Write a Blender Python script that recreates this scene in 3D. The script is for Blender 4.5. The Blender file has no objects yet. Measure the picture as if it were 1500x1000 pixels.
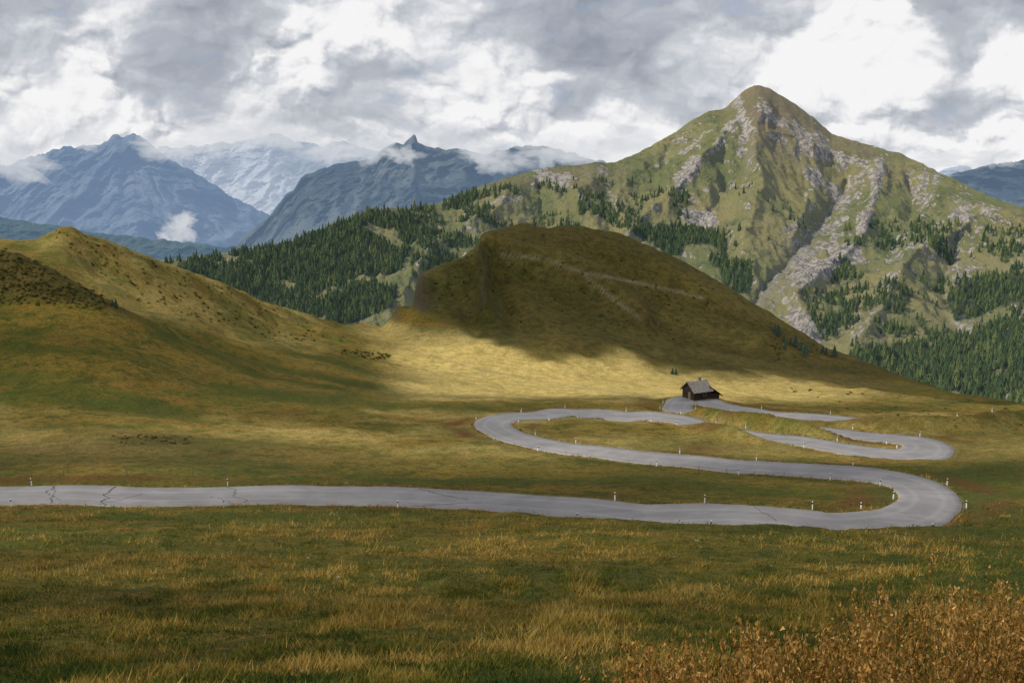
import bpy, math, random
import numpy as np
from mathutils import Vector, Matrix
from mathutils.bvhtree import BVHTree
from mathutils.kdtree import KDTree
rng=np.random.default_rng(7); random.seed(7)
F=1667.0; H0=185.0
A=math.atan((500-H0)/F); CA,SA=math.cos(A),math.sin(A)
def raydir(px,py):
    u=(np.asarray(px,float)-750)/F; v=(500-np.asarray(py,float))/F
    return u, CA+v*SA, -SA+v*CA
def W(px,py,D):
    x,y,z=raydir(px,py); s=np.asarray(D,float)/y
    return np.stack([x*s,y*s,z*s],-1)
def proj(P):
    x,y,z=P[...,0],P[...,1],P[...,2]
    d=y*CA-z*SA; up=y*SA+z*CA
    return 750+F*x/d, 500-F*up/d
scene=bpy.context.scene
# ------------------------------------------------------------ noise
def _h(ix,iy,seed):
    n=(ix.astype(np.int64)*374761393+iy.astype(np.int64)*668265263+seed*1442695041)&0xffffffff
    n=((n^(n>>13))*1274126177)&0xffffffff
    n=(n^(n>>16))&0xffffffff
    return n/4294967295.0
def vn(x,y,seed=0):
    ix=np.floor(x); iy=np.floor(y); fx=x-ix; fy=y-iy
    fx=fx*fx*fx*(fx*(fx*6-15)+10); fy=fy*fy*fy*(fy*(fy*6-15)+10)
    a=_h(ix,iy,seed); b=_h(ix+1,iy,seed); c=_h(ix,iy+1,seed); d=_h(ix+1,iy+1,seed)
    return (a*(1-fx)+b*fx)*(1-fy)+(c*(1-fx)+d*fx)*fy
def fbm(x,y,o=5,seed=0,g=.5):
    s=0;a=1;t=0
    for i in range(o):
        s=s+a*(vn(x,y,seed+i*17)*2-1); t+=a; a*=g
        x,y=(x*.8-y*.6)*2.03+3.1,(x*.6+y*.8)*2.03-1.7
    return s/t
def ridged(x,y,o=5,seed=0,g=.5):
    s=0;a=1;t=0
    for i in range(o):
        s=s+a*(1-np.abs(vn(x,y,seed+i*17)*2-1)*1.0)**2; t+=a; a*=g
        x,y=x*2.07+5.3,y*2.07-2.2
    return s/t
def worley(x,y,seed=0):
    ix=np.floor(x); iy=np.floor(y); s=0
    for dx in (-1,0,1):
        for dy in (-1,0,1):
            cx=ix+dx; cy=iy+dy
            px_=cx+_h(cx,cy,seed); py_=cy+_h(cx,cy,seed+5)
            s=s+np.exp(-9.0*((x-px_)**2+(y-py_)**2))
    return np.log(s+.02)/4+1
def sst(x,a,b):
    t=np.clip((x-a)/(b-a),0,1); return t*t*(3-2*t)
def dpoly(x,y,pts):
    best=np.full(np.shape(x),1e9)
    for (x0,y0),(x1,y1) in zip(pts[:-1],pts[1:]):
        dx,dy=x1-x0,y1-y0; L=dx*dx+dy*dy+1e-9
        t=np.clip(((x-x0)*dx+(y-y0)*dy)/L,0,1)
        best=np.minimum(best,np.hypot(x-x0-t*dx,y-y0-t*dy))
    return best
def inpoly(x,y,pts):
    r=np.zeros(np.shape(x),bool); n=len(pts)
    for i in range(n):
        x0,y0=pts[i]; x1,y1=pts[(i+1)%n]
        c=((y0>y)!=(y1>y))&(x<(x1-x0)*(y-y0)/(y1-y0+1e-12)+x0)
        r^=c
    return r
def gsm(a,s):
    k=np.arange(-int(3*s)-1,int(3*s)+2); w=np.exp(-k*k/(2*s*s)); w/=w.sum()
    p=len(k)//2; return np.convolve(np.pad(a,p,mode='edge'),w,'valid')
def pchip_rows(K,ts):
    d=np.diff(K,axis=0); m=np.zeros_like(K)
    a,b=d[:-1],d[1:]; ok=(a*b)>0
    m[1:-1]=np.where(ok,2*a*b/np.where(ok,a+b,1),0)
    m[0]=d[0]; m[-1]=d[-1]
    i=np.clip(np.floor(ts).astype(int),0,K.shape[0]-2); t=(ts-i)[:,None]
    h00=2*t**3-3*t**2+1;h10=t**3-2*t**2+t;h01=-2*t**3+3*t**2;h11=t**3-t**2
    return h00*K[i]+h10*m[i]+h01*K[i+1]+h11*m[i+1]
# ------------------------------------------------------------ mesh helpers
def mk_mesh(name,V,Fc,mat,attrs=None,smooth=True,mi=None,col=None):
    me=bpy.data.meshes.new(name); V=np.asarray(V,np.float32).reshape(-1,3); Fc=np.asarray(Fc,np.int32)
    k=Fc.shape[1]
    me.vertices.add(len(V)); me.vertices.foreach_set('co',V.ravel())
    me.loops.add(Fc.size); me.loops.foreach_set('vertex_index',Fc.ravel())
    me.polygons.add(len(Fc)); me.polygons.foreach_set('loop_start',np.arange(0,Fc.size,k,dtype=np.int32))
    me.polygons.foreach_set('loop_total',np.full(len(Fc),k,np.int32))
    me.polygons.foreach_set('use_smooth',np.full(len(Fc),smooth))
    for m in (mat if isinstance(mat,list) else [mat]): me.materials.append(m)
    if mi is not None: me.polygons.foreach_set('material_index',np.asarray(mi,np.int32))
    for k2,a in (attrs or {}).items():
        at=me.attributes.new(k2,'FLOAT','POINT'); at.data.foreach_set('value',np.asarray(a,np.float32).ravel())
    if col is not None:
        at=me.attributes.new('Col','FLOAT_COLOR','POINT'); at.data.foreach_set('color',np.asarray(col,np.float32).ravel())
    me.update(calc_edges=True); me.validate()
    ob=bpy.data.objects.new(name,me); scene.collection.objects.link(ob); return ob
def gridfaces(R,C):
    i=np.arange((R-1)*(C-1)); r=i//(C-1); c=i%(C-1); a=r*C+c
    return np.stack([a,a+1,a+C+1,a+C],-1)
# ------------------------------------------------------------ material helpers
class NB:
    def __init__(s,name):
        s.m=bpy.data.materials.new(name); s.m.use_nodes=True; s.t=s.m.node_tree; s.t.nodes.clear()
        s.o=s.n('ShaderNodeOutputMaterial')
    def n(s,ty,**kw):
        x=s.t.nodes.new(ty)
        for k,v in kw.items(): setattr(x,k,v)
        return x
    def l(s,a,b): s.t.links.new(a,b)
    def val(s,sock,v):
        if isinstance(v,bpy.types.NodeSocket): s.l(v,sock)
        else: sock.default_value=v
    def pos(s,scale=(1,1,1)):
        g=s.n('ShaderNodeNewGeometry'); m=s.n('ShaderNodeMapping'); m.inputs['Scale'].default_value=scale
        s.l(g.outputs['Position'],m.inputs['Vector']); return m.outputs[0]
    def noise(s,vec,scale,detail=6,rough=.55,dist=0):
        x=s.n('ShaderNodeTexNoise'); s.l(vec,x.inputs['Vector']); x.inputs['Scale'].default_value=scale
        x.inputs['Detail'].default_value=detail; x.inputs['Roughness'].default_value=rough; x.inputs['Distortion'].default_value=dist
        return x.outputs['Fac']
    def ramp(s,f,a,b):
        x=s.n('ShaderNodeMapRange'); x.interpolation_type='SMOOTHSTEP'; s.val(x.inputs[0],f); x.inputs[1].default_value=a; x.inputs[2].default_value=b; return x.outputs[0]
    def mix(s,f,a,b,bt='MIX'):
        x=s.n('ShaderNodeMix',data_type='RGBA',blend_type=bt); s.val(x.inputs[0],f)
        s.val(x.inputs[6],a if not isinstance(a,tuple) else (*a,1)); s.val(x.inputs[7],b if not isinstance(b,tuple) else (*b,1)); return x.outputs[2]
    def math(s,op,a,b=0.0,clamp=False):
        x=s.n('ShaderNodeMath',operation=op,use_clamp=clamp); s.val(x.inputs[0],a); s.val(x.inputs[1],b); return x.outputs[0]
    def attr(s,name): return s.n('ShaderNodeAttribute',attribute_name=name).outputs['Fac']
    def fin(s,col,rough=.95,bump=None,bs=.3,bd=1.,em=None,spec=.1):
        p=s.n('ShaderNodeBsdfPrincipled'); s.val(p.inputs['Base Color'],col if not isinstance(col,tuple) else (*col,1))
        s.val(p.inputs['Roughness'],rough); p.inputs['Specular IOR Level'].default_value=spec
        if bump is not None:
            b=s.n('ShaderNodeBump'); b.inputs['Strength'].default_value=bs; b.inputs['Distance'].default_value=bd
            s.l(bump,b.inputs['Height']); s.l(b.outputs[0],p.inputs['Normal'])
        if em: p.inputs['Emission Color'].default_value=(*em,1); p.inputs['Emission Strength'].default_value=1; s.m.cycles.emission_sampling='NONE'  # bluish airlight painted as surface emission
        s.l(p.outputs[0],s.o.inputs[0]); return s.m
def ground_mat():
    b=NB('meadow_grass'); p=b.pos()
    n1=b.noise(b.pos((.55,1.3,1)),.04,4,.62,.4); n2=b.noise(p,.3,6,.7,.3); n3=b.noise(p,2.6,6,.78); n4=b.noise(b.pos((.7,1.2,1)),.11,5,.66); n5=b.noise(p,.9,4,.65)
    c=b.mix(b.ramp(n1,.38,.60),(.105,.112,.017),(.26,.175,.030))
    c=b.mix(b.ramp(n2,.46,.66),c,(.070,.090,.015))
    c=b.mix(b.math('MULTIPLY',b.ramp(n4,.50,.66),.65),c,(.28,.15,.032))
    c=b.mix(b.math('MULTIPLY',b.attr('green'),.9),c,(.085,.112,.019))
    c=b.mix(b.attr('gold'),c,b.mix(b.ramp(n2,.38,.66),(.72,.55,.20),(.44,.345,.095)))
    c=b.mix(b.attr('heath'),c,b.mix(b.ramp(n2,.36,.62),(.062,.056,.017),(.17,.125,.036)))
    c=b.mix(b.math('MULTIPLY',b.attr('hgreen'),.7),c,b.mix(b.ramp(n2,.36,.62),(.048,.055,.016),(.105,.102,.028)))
    c=b.mix(b.attr('brown'),c,(.16,.062,.022))
    c=b.mix(b.attr('soil'),c,(.30,.25,.165))
    c=b.mix(b.attr('rock'),c,b.mix(b.ramp(n3,.35,.65),(.022,.019,.015),(.13,.108,.085)))
    d=b.ramp(n3,.32,.68); c=b.mix(b.math('MULTIPLY',b.math('SUBTRACT',1.0,d),.62),c,(.022,.022,.005))
    c=b.mix(b.math('MULTIPLY',b.math('MULTIPLY',b.ramp(n5,.50,.62),.5),b.math('SUBTRACT',1.0,b.math('MULTIPLY',b.attr('gold'),.7))),c,(.045,.052,.009))
    h=b.math('ADD',b.math('ADD',n3,b.math('MULTIPLY',n2,1.2)),n5)
    return b.fin(c,1,h,.8,.5)
M_ground=ground_mat()
def mount_mat():
    b=NB('mountain_slope'); p=b.pos()
    n1=b.noise(p,.006,6,.6,.3); n2=b.noise(p,.03,8,.72); n3=b.noise(p,.12,6,.75); n4=b.noise(b.pos((1,.25,.25)),.03,6,.7)
    c=b.mix(b.ramp(n1,.38,.62),(.138,.155,.044),(.235,.212,.080))
    c=b.mix(b.ramp(n2,.50,.66),c,(.066,.086,.028))
    c=b.mix(b.math('MULTIPLY',b.ramp(n4,.52,.66),.5),c,(.27,.25,.125))
    c=b.mix(b.math('MULTIPLY',b.math('MULTIPLY',b.attr('brown'),.85),b.ramp(n2,.25,.55)),c,(.19,.145,.088))
    rk=b.mix(b.ramp(n3,.40,.60),(.13,.120,.108),(.44,.40,.36))
    rf=b.ramp(b.math('ADD',b.attr('rock'),b.math('MULTIPLY',b.math('SUBTRACT',n2,.5),2.4)),.43,.57)
    c=b.mix(rf,c,rk)
    c=b.mix(b.math('MULTIPLY',b.attr('scree'),.8),c,b.mix(n3,(.16,.15,.135),(.30,.28,.25)))
    c=b.mix(b.attr('wood'),c,(.030,.045,.018))
    h=b.math('ADD',b.math('MULTIPLY',n2,1.0),b.math('MULTIPLY',n3,.5))
    return b.fin(c,1,h,.9,16.,em=(.020,.028,.040))  # slope glows faintly blue to stand in for haze
M_mount=mount_mat()
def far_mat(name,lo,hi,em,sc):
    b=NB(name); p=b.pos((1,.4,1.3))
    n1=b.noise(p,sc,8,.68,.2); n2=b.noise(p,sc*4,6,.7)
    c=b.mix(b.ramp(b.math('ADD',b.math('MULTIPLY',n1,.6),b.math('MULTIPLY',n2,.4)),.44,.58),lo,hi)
    return b.fin(c,1,n2,1.,80.,em=em)  # blue tint and glow are painted haze, not rock colour
def simple(name,c,rough=.9,c2=None,sc=4,em=None,spec=.1):
    b=NB(name)
    if c2:
        n=b.noise(b.pos(),sc,5,.6); return b.fin(b.mix(b.ramp(n,.35,.65),c,c2),rough,n,.3,.05,em=em,spec=spec)
    return b.fin(c,rough,em=em,spec=spec)
def tintmat(name,stops,em=None):
    b=NB(name); r=b.n('ShaderNodeValToRGB'); b.l(b.attr('tint'),r.inputs[0])
    e=r.color_ramp.elements
    while len(e)<len(stops): e.new(.5)
    for i,(pp,c) in enumerate(stops): e[i].position=pp; e[i].color=(*c,1)
    return b.fin(r.outputs[0],.9,em=em)
# ------------------------------------------------------------ GROUND
cols={
-500:[195,(600,210),(450,262),(340,290),(350,300),(345,308),(330,325)],
0:[195,(600,210),(442,265),(362,282),(372,294),(362,308),(347,330)],
50:[195,(600,210),(443,265),(380,281),(388,293),(370,312),(352,332)],
72:[195,(600,210),(444,265),(389,280),(396,292),(370,313),(343,334)],
90:[195,(600,210),(445,265),(399,279),(406,292),(370,314),(331,335)],
105:[195,(600,210),(446,265),(408,278),(414,292),(374,315),(333,336)],
130:[196,(600,211),(449,266),(425,277),(430,292),(385,318),(344,340)],
190:[197,(600,212),(468,268),(457,276),(458,290),(408,322),(364,350)],
250:[200,(600,215),(490,275),(475,288),(460,302),(425,335),(388,365)],
330:[205,(600,218),(512,290),(495,310),(480,328),(450,360),(416,395)],
400:[209,(600,222),(522,305),(507,325),(492,350),(470,385),(445,425)],
500:[216,(600,232),(532,335),(517,365),(503,395),(488,430),(472,475)],
560:[219,(600,238),(540,360),(522,395),(505,430),(490,465),(480,505)],
572:[220,(600,239),(541,363),(523,398),(503,433),(485,465),(470,503)],
580:[220,(600,240),(542,365),(524,400),(502,435),(478,465),(449,500)],
604:[221,(600,242),(545,370),(522,405),(497,440),(470,468),(447,495)],
608:[221,(600,242),(545,370),(522,405),(495,440),(462,470),(422,497)],
612:[222,(600,243),(545,372),(522,408),(492,445),(450,475),(399,505)],
628:[222,(600,243),(545,372),(522,408),(492,445),(450,475),(391,508)],
660:[223,(600,245),(546,376),(520,412),(487,448),(442,482),(380,518)],
698:[224,(600,246),(548,380),(517,415),(482,450),(432,490),(366,530)],
704:[224,(600,246),(548,381),(517,415),(481,450),(428,490),(347,532)],
722:[224,(600,247),(549,382),(517,416),(480,452),(420,495),(338,542)],
745:[225,(600,248),(550,385),(517,418),(478,455),(414,500),(330,555)],
770:[225,(600,248),(551,386),(517,420),(477,456),(412,502),(326,560)],
800:[225,(600,250),(553,392),(516,425),(476,460),(410,508),(336,566)],
830:[225,(600,250),(553,392),(516,425),(476,460),(410,508),(331,572)],
900:[226,(600,252),(556,396),(522,430),(482,466),(418,515),(338,572)],
950:[227,(600,254),(559,398),(528,432),(492,470),(432,518),(358,570)],
1050:[229,(600,258),(566,398),(540,432),(512,470),(468,510),(410,560)],
1150:[230,(600,260),(573,390),(554,425),(534,462),(506,500),(469,545)],
1210:[230,(600,262),(578,385),(563,415),(548,450),(530,490),(507,535)],
1300:[230,(601,262),(583,370),(575,395),(567,425),(557,460),(543,505)],
1400:[230,(604,260),(592,340),(588,360),(584,385),(580,410),(576,440)],
1500:[230,(608,258),(601,315),(598,330),(596,345),(593,360),(590,385)],
2000:[230,(612,255),(606,300),(604,310),(603,320),(602,330),(600,345)],
}
ck=sorted(cols); C_px=np.arange(-500,2001,4.0)
base=[(2400,.9),(1560,3.2),(1260,6.5),(1120,11),(1000,20),(900,40),(800,85),(738,128),(690,158),(650,193)]
rowsPy=[];rowsD=[]
for (py,D) in base:
    d=np.full(len(C_px),float(D))
    if py<800: d*=1-.10*(1-sst(C_px,150,650))*(1 if py<700 else .35)
    rowsPy.append(np.full(len(C_px),float(py))); rowsD.append(d)
rowsPy.append(np.full(len(C_px),620.)); rowsD.append(gsm(np.interp(C_px,ck,[cols[k][0] for k in ck]),5))
for i in range(1,7):
    sm=5 if i<5 else 2
    rowsPy.append(gsm(np.interp(C_px,ck,[cols[k][i][0] for k in ck]),sm if i<6 else .5))
    rowsD.append(gsm(np.interp(C_px,ck,[cols[k][i][1] for k in ck]),5))
cp,cd=rowsPy[-1],rowsD[-1]
cp+=1.8*fbm(C_px/22,C_px*0,4,71)+.9*fbm(C_px/7,C_px*0,2,72)
rowsPy.append(cp+45); rowsD.append(cd*1.12)
rowsPy.append(cp+170); rowsD.append(cd*1.5)
rowsPy.append(np.full(len(C_px),900.)); rowsD.append(cd*2.0)
KP=np.array(rowsPy); KD=np.log(np.array(rowsD))
cnt=[8,10,14,40,90,80,60,40,36,34,22,50,26,26,30,50,14,8,6]
ts=np.concatenate([i+np.arange(c)/c for i,c in enumerate(cnt)]+[[len(cnt)]])
PY=pchip_rows(KP,ts); DD=np.exp(pchip_rows(KD,ts)); PX=np.broadcast_to(C_px,PY.shape)
G=W(PX,PY,DD)
X,Y,Z=G[...,0],G[...,1],G[...,2]
row=ts[:,None]*np.ones_like(X)
far=sst(Y,120,320)
Zn=(.55+.8*sst(Y,170,260))*fbm(X/30,Y/30,4,1)*sst(Y,10,60)+.30*fbm(X/5,Y/5,4,2)*sst(Y,6,25)+.12*(ridged(X/1.1,Y/1.1,3,3)-.4)*(1-.6*sst(Y,100,160))+.22*fbm(X/2.4,Y/2.4,3,14)*sst(Y,12,40)
Zn+=.7*fbm(X/13,Y/10,3,15)*sst(Y,15,40)*(1-sst(Y,85,108))
hill=sst(row,11.3,12.5)
Zn+=far*(1.1*fbm(X/16,Y/16,4,5)+1.6*(ridged(X/35,Y/60,3,9)-.5)*hill+.45*(ridged(X/9,Y/14,3,19)-.4)*hill)
Zn+=.5*hill*sst(Y,300,420)*(ridged(X/60+.3*fbm(X/20,Y/20,2,4),Z/4.0,2,23)-.5)
G[...,2]+=Zn
ppx,ppy=proj(G)
def rid(pts,w,amp):
    d=dpoly(ppx,ppy,pts); m=np.exp(-(d/w)**2)*amp*(Y>330)*(row<16.4)
    G[...,2]+=m*sst(16.3-row,0,.9)
rid([(715,350),(760,372),(820,385),(880,410),(945,470)],14,4.8)
rid([(702,370),(712,400),(706,430),(712,460)],8,6.0)
rid([(725,390),(735,430),(750,470)],14,-3.4)
rid([(745,395),(800,420),(850,450)],26,-4.6)
rid([(960,385),(1040,440),(1120,490)],20,2.8)
rid([(640,420),(680,445),(700,480)],14,-3.2)
rid([(1000,420),(960,450),(1000,500)],16,-2.4)
rid([(860,360),(900,390),(960,420)],14,-1.8)
R_,C_=X.shape
GF=gridfaces(R_,C_)
bvh=BVHTree.FromPolygons(G.reshape(-1,3).tolist(),GF.tolist())
def hit(t,px,py):
    x,y,z=raydir(px,py); h=t.ray_cast(Vector((0,0,0)),Vector((float(x),float(y),float(z))).normalized())
    return h[0]
# ------------------------------------------------------------ ROAD
rp=[(-420,735),(-200,728),(0,725),(200,724),(400,726.5),(600,731),(800,740),(1000,751),(1150,757),(1250,759.5),(1310,757),(1348,748),(1364,735),(1356,720),(1332,709),(1295,701),(1240,693.5),(1100,683),(1000,674.5),(900,664),(850,657.5),(800,650),(760,642),(733,632),(720,622.5),(732,614),(757,609),(800,606.5),(860,608),(930,612),(1000,618.5),(1050,627),(1090,634),(1150,643.5),(1230,654),(1300,660),(1345,660),(1366,654),(1352,647),(1310,641.5),(1250,636.5),(1190,629),(1130,620),(1080,613.5),(1040,608.5),(1008,603),(990,597),(1002,592),(1040,593.5),(1100,600),(1160,607),(1240,617),(1300,623),(1360,625),(1420,618),(1500,612),(1650,610)]
rp=np.array(rp,float)
pts=[]
for i in range(len(rp)-1):
    p0,p1,p2,p3=rp[max(i-1,0)],rp[i],rp[i+1],rp[min(i+2,len(rp)-1)]
    for t in np.arange(0,1,.1):
        q=.5*((2*p1)+(-p0+p2)*t+(2*p0-5*p1+4*p2-p3)*t*t+(-p0+3*p1-3*p2+p3)*t**3)
        h=hit(bvh,*q)
        if h is not None: pts.append(h[:])
pts=np.array(pts)
s=np.concatenate([[0],np.cumsum(np.hypot(*(np.diff(pts[:,:2],axis=0)).T))])
SL=np.arange(0,s[-1],.5)
RC=np.stack([np.interp(SL,s,pts[:,i]) for i in range(3)],-1)
for i in range(2): RC[:,i]=gsm(RC[:,i],8)
RC[:,2]=gsm(RC[:,2],26)
T=np.gradient(RC[:,:2],axis=0); T/=np.linalg.norm(T,axis=1,keepdims=True)
ang=np.unwrap(np.arctan2(T[:,1],T[:,0])); curv=gsm(np.abs(np.gradient(ang))/.5,10)
HW=3.25+np.clip(curv*14,0,.95)
NR=np.stack([-T[:,1],T[:,0]],-1)
kd=KDTree(len(RC))
for i,p in enumerate(RC): kd.insert((p[0],p[1],0),i)
kd.balance()
idx=np.where((Y>90)&(Y<340)&(np.abs(X)<300))
dist=np.full(X.shape,1e3); zc=np.zeros(X.shape); hw=np.full(X.shape,3.5)
for r,c in zip(*idx):
    co,i,d=kd.find((X[r,c],Y[r,c],0))
    if d<16: dist[r,c]=d; zc[r,c]=RC[i,2]; hw[r,c]=HW[i]
m=1-sst(dist-hw,.9,6.0)
G[...,2]=G[...,2]*(1-m)+(zc-.10)*m
def mound(pix,w):
    P=np.array([list(hit(bvh,q[0],q[1])[:2])+[q[2]] for q in pix])
    L=np.concatenate([[0],np.cumsum(np.hypot(*np.diff(P[:,:2],axis=0).T))]); add=np.zeros_like(X)
    for l in np.arange(0,L[-1],1.5):
        a,b_,h_=[np.interp(l,L,P[:,k]) for k in range(3)]
        add=np.maximum(add,h_*np.exp(-((X-a)**2+(Y-b_)**2)/w**2))
    G[...,2]+=add*sst(dist-hw,.15,1.8)
mound([(985,626,.2),(1035,632,2.6),(1075,640,2.8),(1100,646,1.6),(1150,653,.2)],3.4)
mound([(1030,615,2.2),(1090,624,3.2),(1130,630,3.2),(1175,637,2.4),(1240,644,.2)],3.0)
mound([(1110,611,.1),(1200,621,.8),(1260,629,2.2),(1310,632,3.2),(1400,634,3.4),(1450,630,3.6),(1500,626,3.8),(1650,622,3.8),(1800,622,3.8)],4.5)
ppx,ppy=proj(G)
n20=fbm(X/14,Y/14,4,31)
vis=(row<16.05)
qx_=ppx-np.maximum(ppy-446,0)*2.1+26*n20*sst(ppy,440,460)
gold=sst(ppy,470,500)*(1-sst(ppy+n20*10,574,594))*sst(ppx+n20*40,520,640)*(1-sst(ppx+n20*60,1180,1330)*.55)*(1-sst(row+n20*.5,12.6,13.3)*sst(qx_,590,640))  # dry grass; the sunlit band's brightness is partly put into its colour
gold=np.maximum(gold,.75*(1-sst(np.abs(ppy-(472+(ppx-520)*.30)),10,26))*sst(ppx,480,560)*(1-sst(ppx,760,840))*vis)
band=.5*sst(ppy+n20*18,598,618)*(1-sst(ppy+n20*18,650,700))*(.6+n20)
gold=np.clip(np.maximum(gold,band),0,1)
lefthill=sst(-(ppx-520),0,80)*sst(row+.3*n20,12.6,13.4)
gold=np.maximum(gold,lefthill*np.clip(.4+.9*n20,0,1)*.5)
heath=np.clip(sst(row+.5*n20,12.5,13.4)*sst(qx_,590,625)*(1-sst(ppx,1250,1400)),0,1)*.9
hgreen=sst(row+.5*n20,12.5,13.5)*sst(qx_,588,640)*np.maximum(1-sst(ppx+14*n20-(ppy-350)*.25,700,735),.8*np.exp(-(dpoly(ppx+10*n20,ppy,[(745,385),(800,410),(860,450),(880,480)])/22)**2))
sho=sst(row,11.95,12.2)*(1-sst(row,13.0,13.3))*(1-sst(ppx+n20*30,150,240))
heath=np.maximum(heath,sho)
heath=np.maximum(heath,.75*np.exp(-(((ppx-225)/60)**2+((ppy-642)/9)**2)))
brown=.9*np.exp(-((dist-hw-3.8)/2.4)**2)*np.clip(.5+1.6*fbm(X/9,Y/9,3,77),0,1)+.7*np.exp(-(((ppx-1030)/40)**2+((ppy-657)/7)**2))
soil=np.clip(1-sst(dist-hw,.1,.6),0,1)*.6
stripe=dpoly(ppx+4*n20,ppy+3*n20,[(735,372),(800,380),(860,400),(925,412),(985,425),(1030,437)])
stripe2=dpoly(ppx+4*n20,ppy,[(850,398),(885,425),(915,450),(943,470)])
soil=np.maximum(soil,np.clip(.7+.5*fbm(X/7,Y/7,3,88),0,.9)*np.exp(-(np.minimum(stripe,stripe2)/2.3)**2)*(Y>400)*(row<16))
soil=np.maximum(soil,.35*np.exp(-(dpoly(ppx,ppy,[(560,503),(700,540),(830,565),(960,580)])/1.6)**2))
green=np.clip(sst(ppy,765,800)*.45+.9*np.exp(-((dist-hw-2.2)/1.6)**2)*(Y<240)+.8*sst(ppx,1350,1450)*sst(ppy,640,700)+.6*sst(ppy,560,580)*(1-sst(ppy,600,612))*(1-sst(ppx,500,700))+.5*sst(ppy,655,700)*(1-sst(ppy,700,720)),0,1)*np.clip(.5+1.5*fbm(X/11,Y/11,3,55),0,1)
rock=np.exp(-(dpoly(ppx+8*n20,ppy,[(612,405),(612,435),(622,448)])/12)**2)*.95*(Y>430)+np.exp(-(dpoly(ppx+4*n20,ppy,[(702,365),(712,400),(706,440)])/4)**2)*.6*(Y>430)+np.exp(-(dpoly(ppx,ppy,[(580,455),(582,466)])/6)**2)*.7*(Y>430)
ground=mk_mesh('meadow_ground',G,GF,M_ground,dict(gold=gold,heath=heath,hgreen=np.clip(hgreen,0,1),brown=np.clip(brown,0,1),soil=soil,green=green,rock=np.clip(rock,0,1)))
bvh2=BVHTree.FromPolygons(G.reshape(-1,3).tolist(),GF.tolist())
def asphalt():
    b=NB('asphalt'); p=b.pos(); n1=b.noise(p,.25,5,.6); n2=b.noise(p,9,4,.7); e=b.attr('edge'); n3=b.noise(b.pos((.3,1.5,1)),.35,4,.6)
    c=b.mix(b.ramp(n1,.35,.65),(.180,.175,.185),(.235,.227,.236)); c=b.mix(b.math('MULTIPLY',n2,.35),c,(.11,.11,.115))
    c=b.mix(b.math('MULTIPLY',b.ramp(n3,.50,.66),.45),c,(.125,.122,.125))
    trk=b.ramp(b.math('ABSOLUTE',b.math('SUBTRACT',b.math('ABSOLUTE',e),.45)),.16,.02)
    c=b.mix(b.math('MULTIPLY',trk,.25),c,(.31,.30,.295))
    c=b.mix(b.ramp(b.math('ADD',b.math('ABSOLUTE',e),b.math('MULTIPLY',b.math('SUBTRACT',n1,.5),.14)),.93,1.0),c,(.26,.23,.185))
    return b.fin(c,.75,n2,.3,.02,spec=.3)
M_as=asphalt()
us=np.linspace(-1,1,9); RV=np.zeros((len(RC),11,3)); ed=np.zeros((len(RC),11))
jit=.14*fbm(SL/2.5,SL*0,3,5)
for j,u in enumerate(us):
    o=HW*u+(jit if abs(u)==1 else 0)
    RV[:,j+1,:2]=RC[:,:2]+NR*o[:,None]; RV[:,j+1,2]=RC[:,2]+.03*(1-u*u); ed[:,j+1]=u
for j,u in ((0,-1),(10,1)):
    RV[:,j]=RV[:,1 if j==0 else 9]; RV[:,j,:2]+=NR*.08*u; RV[:,j,2]-=.22; ed[:,j]=u
road=mk_mesh('asphalt_road',RV,gridfaces(len(RC),11),M_as,dict(edge=ed))
M_cr=simple('crack_tar',(.03,.03,.03))
cv=[];cf=[]
def crack(px0,du,L,n=26,w=.07,seed=0):
    ii=int(np.argmin(np.abs(proj(RC)[0]-px0)+(RC[:,1]>150)*1e4))
    r=random.Random(seed); u=-.95 if du>0 else .95; pos=SL[ii]; pl=[]
    for k in range(n):
        pl.append((pos,u)); u+=du/n*(.4+1.2*r.random()); pos+=L/n+r.uniform(-.35,.35)
    for k,(ps,u) in enumerate(pl):
        if abs(u)>1: break
        c=np.array([np.interp(ps,SL,RC[:,0]),np.interp(ps,SL,RC[:,1]),np.interp(ps,SL,RC[:,2])]); j=min(int(ps*2),len(RC)-1)
        q=c.copy(); q[:2]+=NR[j]*HW[j]*u; q[2]+=.03*(1-u*u)+.012
        d=np.array([T[j][0],T[j][1],0])
        cr=np.array([-d[1],d[0],0]) if L>=3 else d
        ww=w*r.uniform(.6,1.4)
        cv.append(q-cr*ww);cv.append(q+cr*ww)
        if k>0: a=len(cv)-4; cf.append((a,a+1,a+3,a+2))
for a in [(60,-1.7,4,30,.04,1),(88,1.8,-2,26,.05,2),(150,-1.9,1.2,30,.08,3),(165,1.2,5,26,.04,4),(330,-1.9,2,26,.04,5),(345,1.0,-4,20,.04,6),(600,-1.0,9,40,.05,7),(620,.9,7,30,.04,8),(-60,-1.9,1,26,.06,9),(1100,-1.2,5,24,.05,10)]: crack(*a)
cr=mk_mesh('road_cracks',np.array(cv),np.array(cf),M_cr,smooth=False); cr.parent=road
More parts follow.
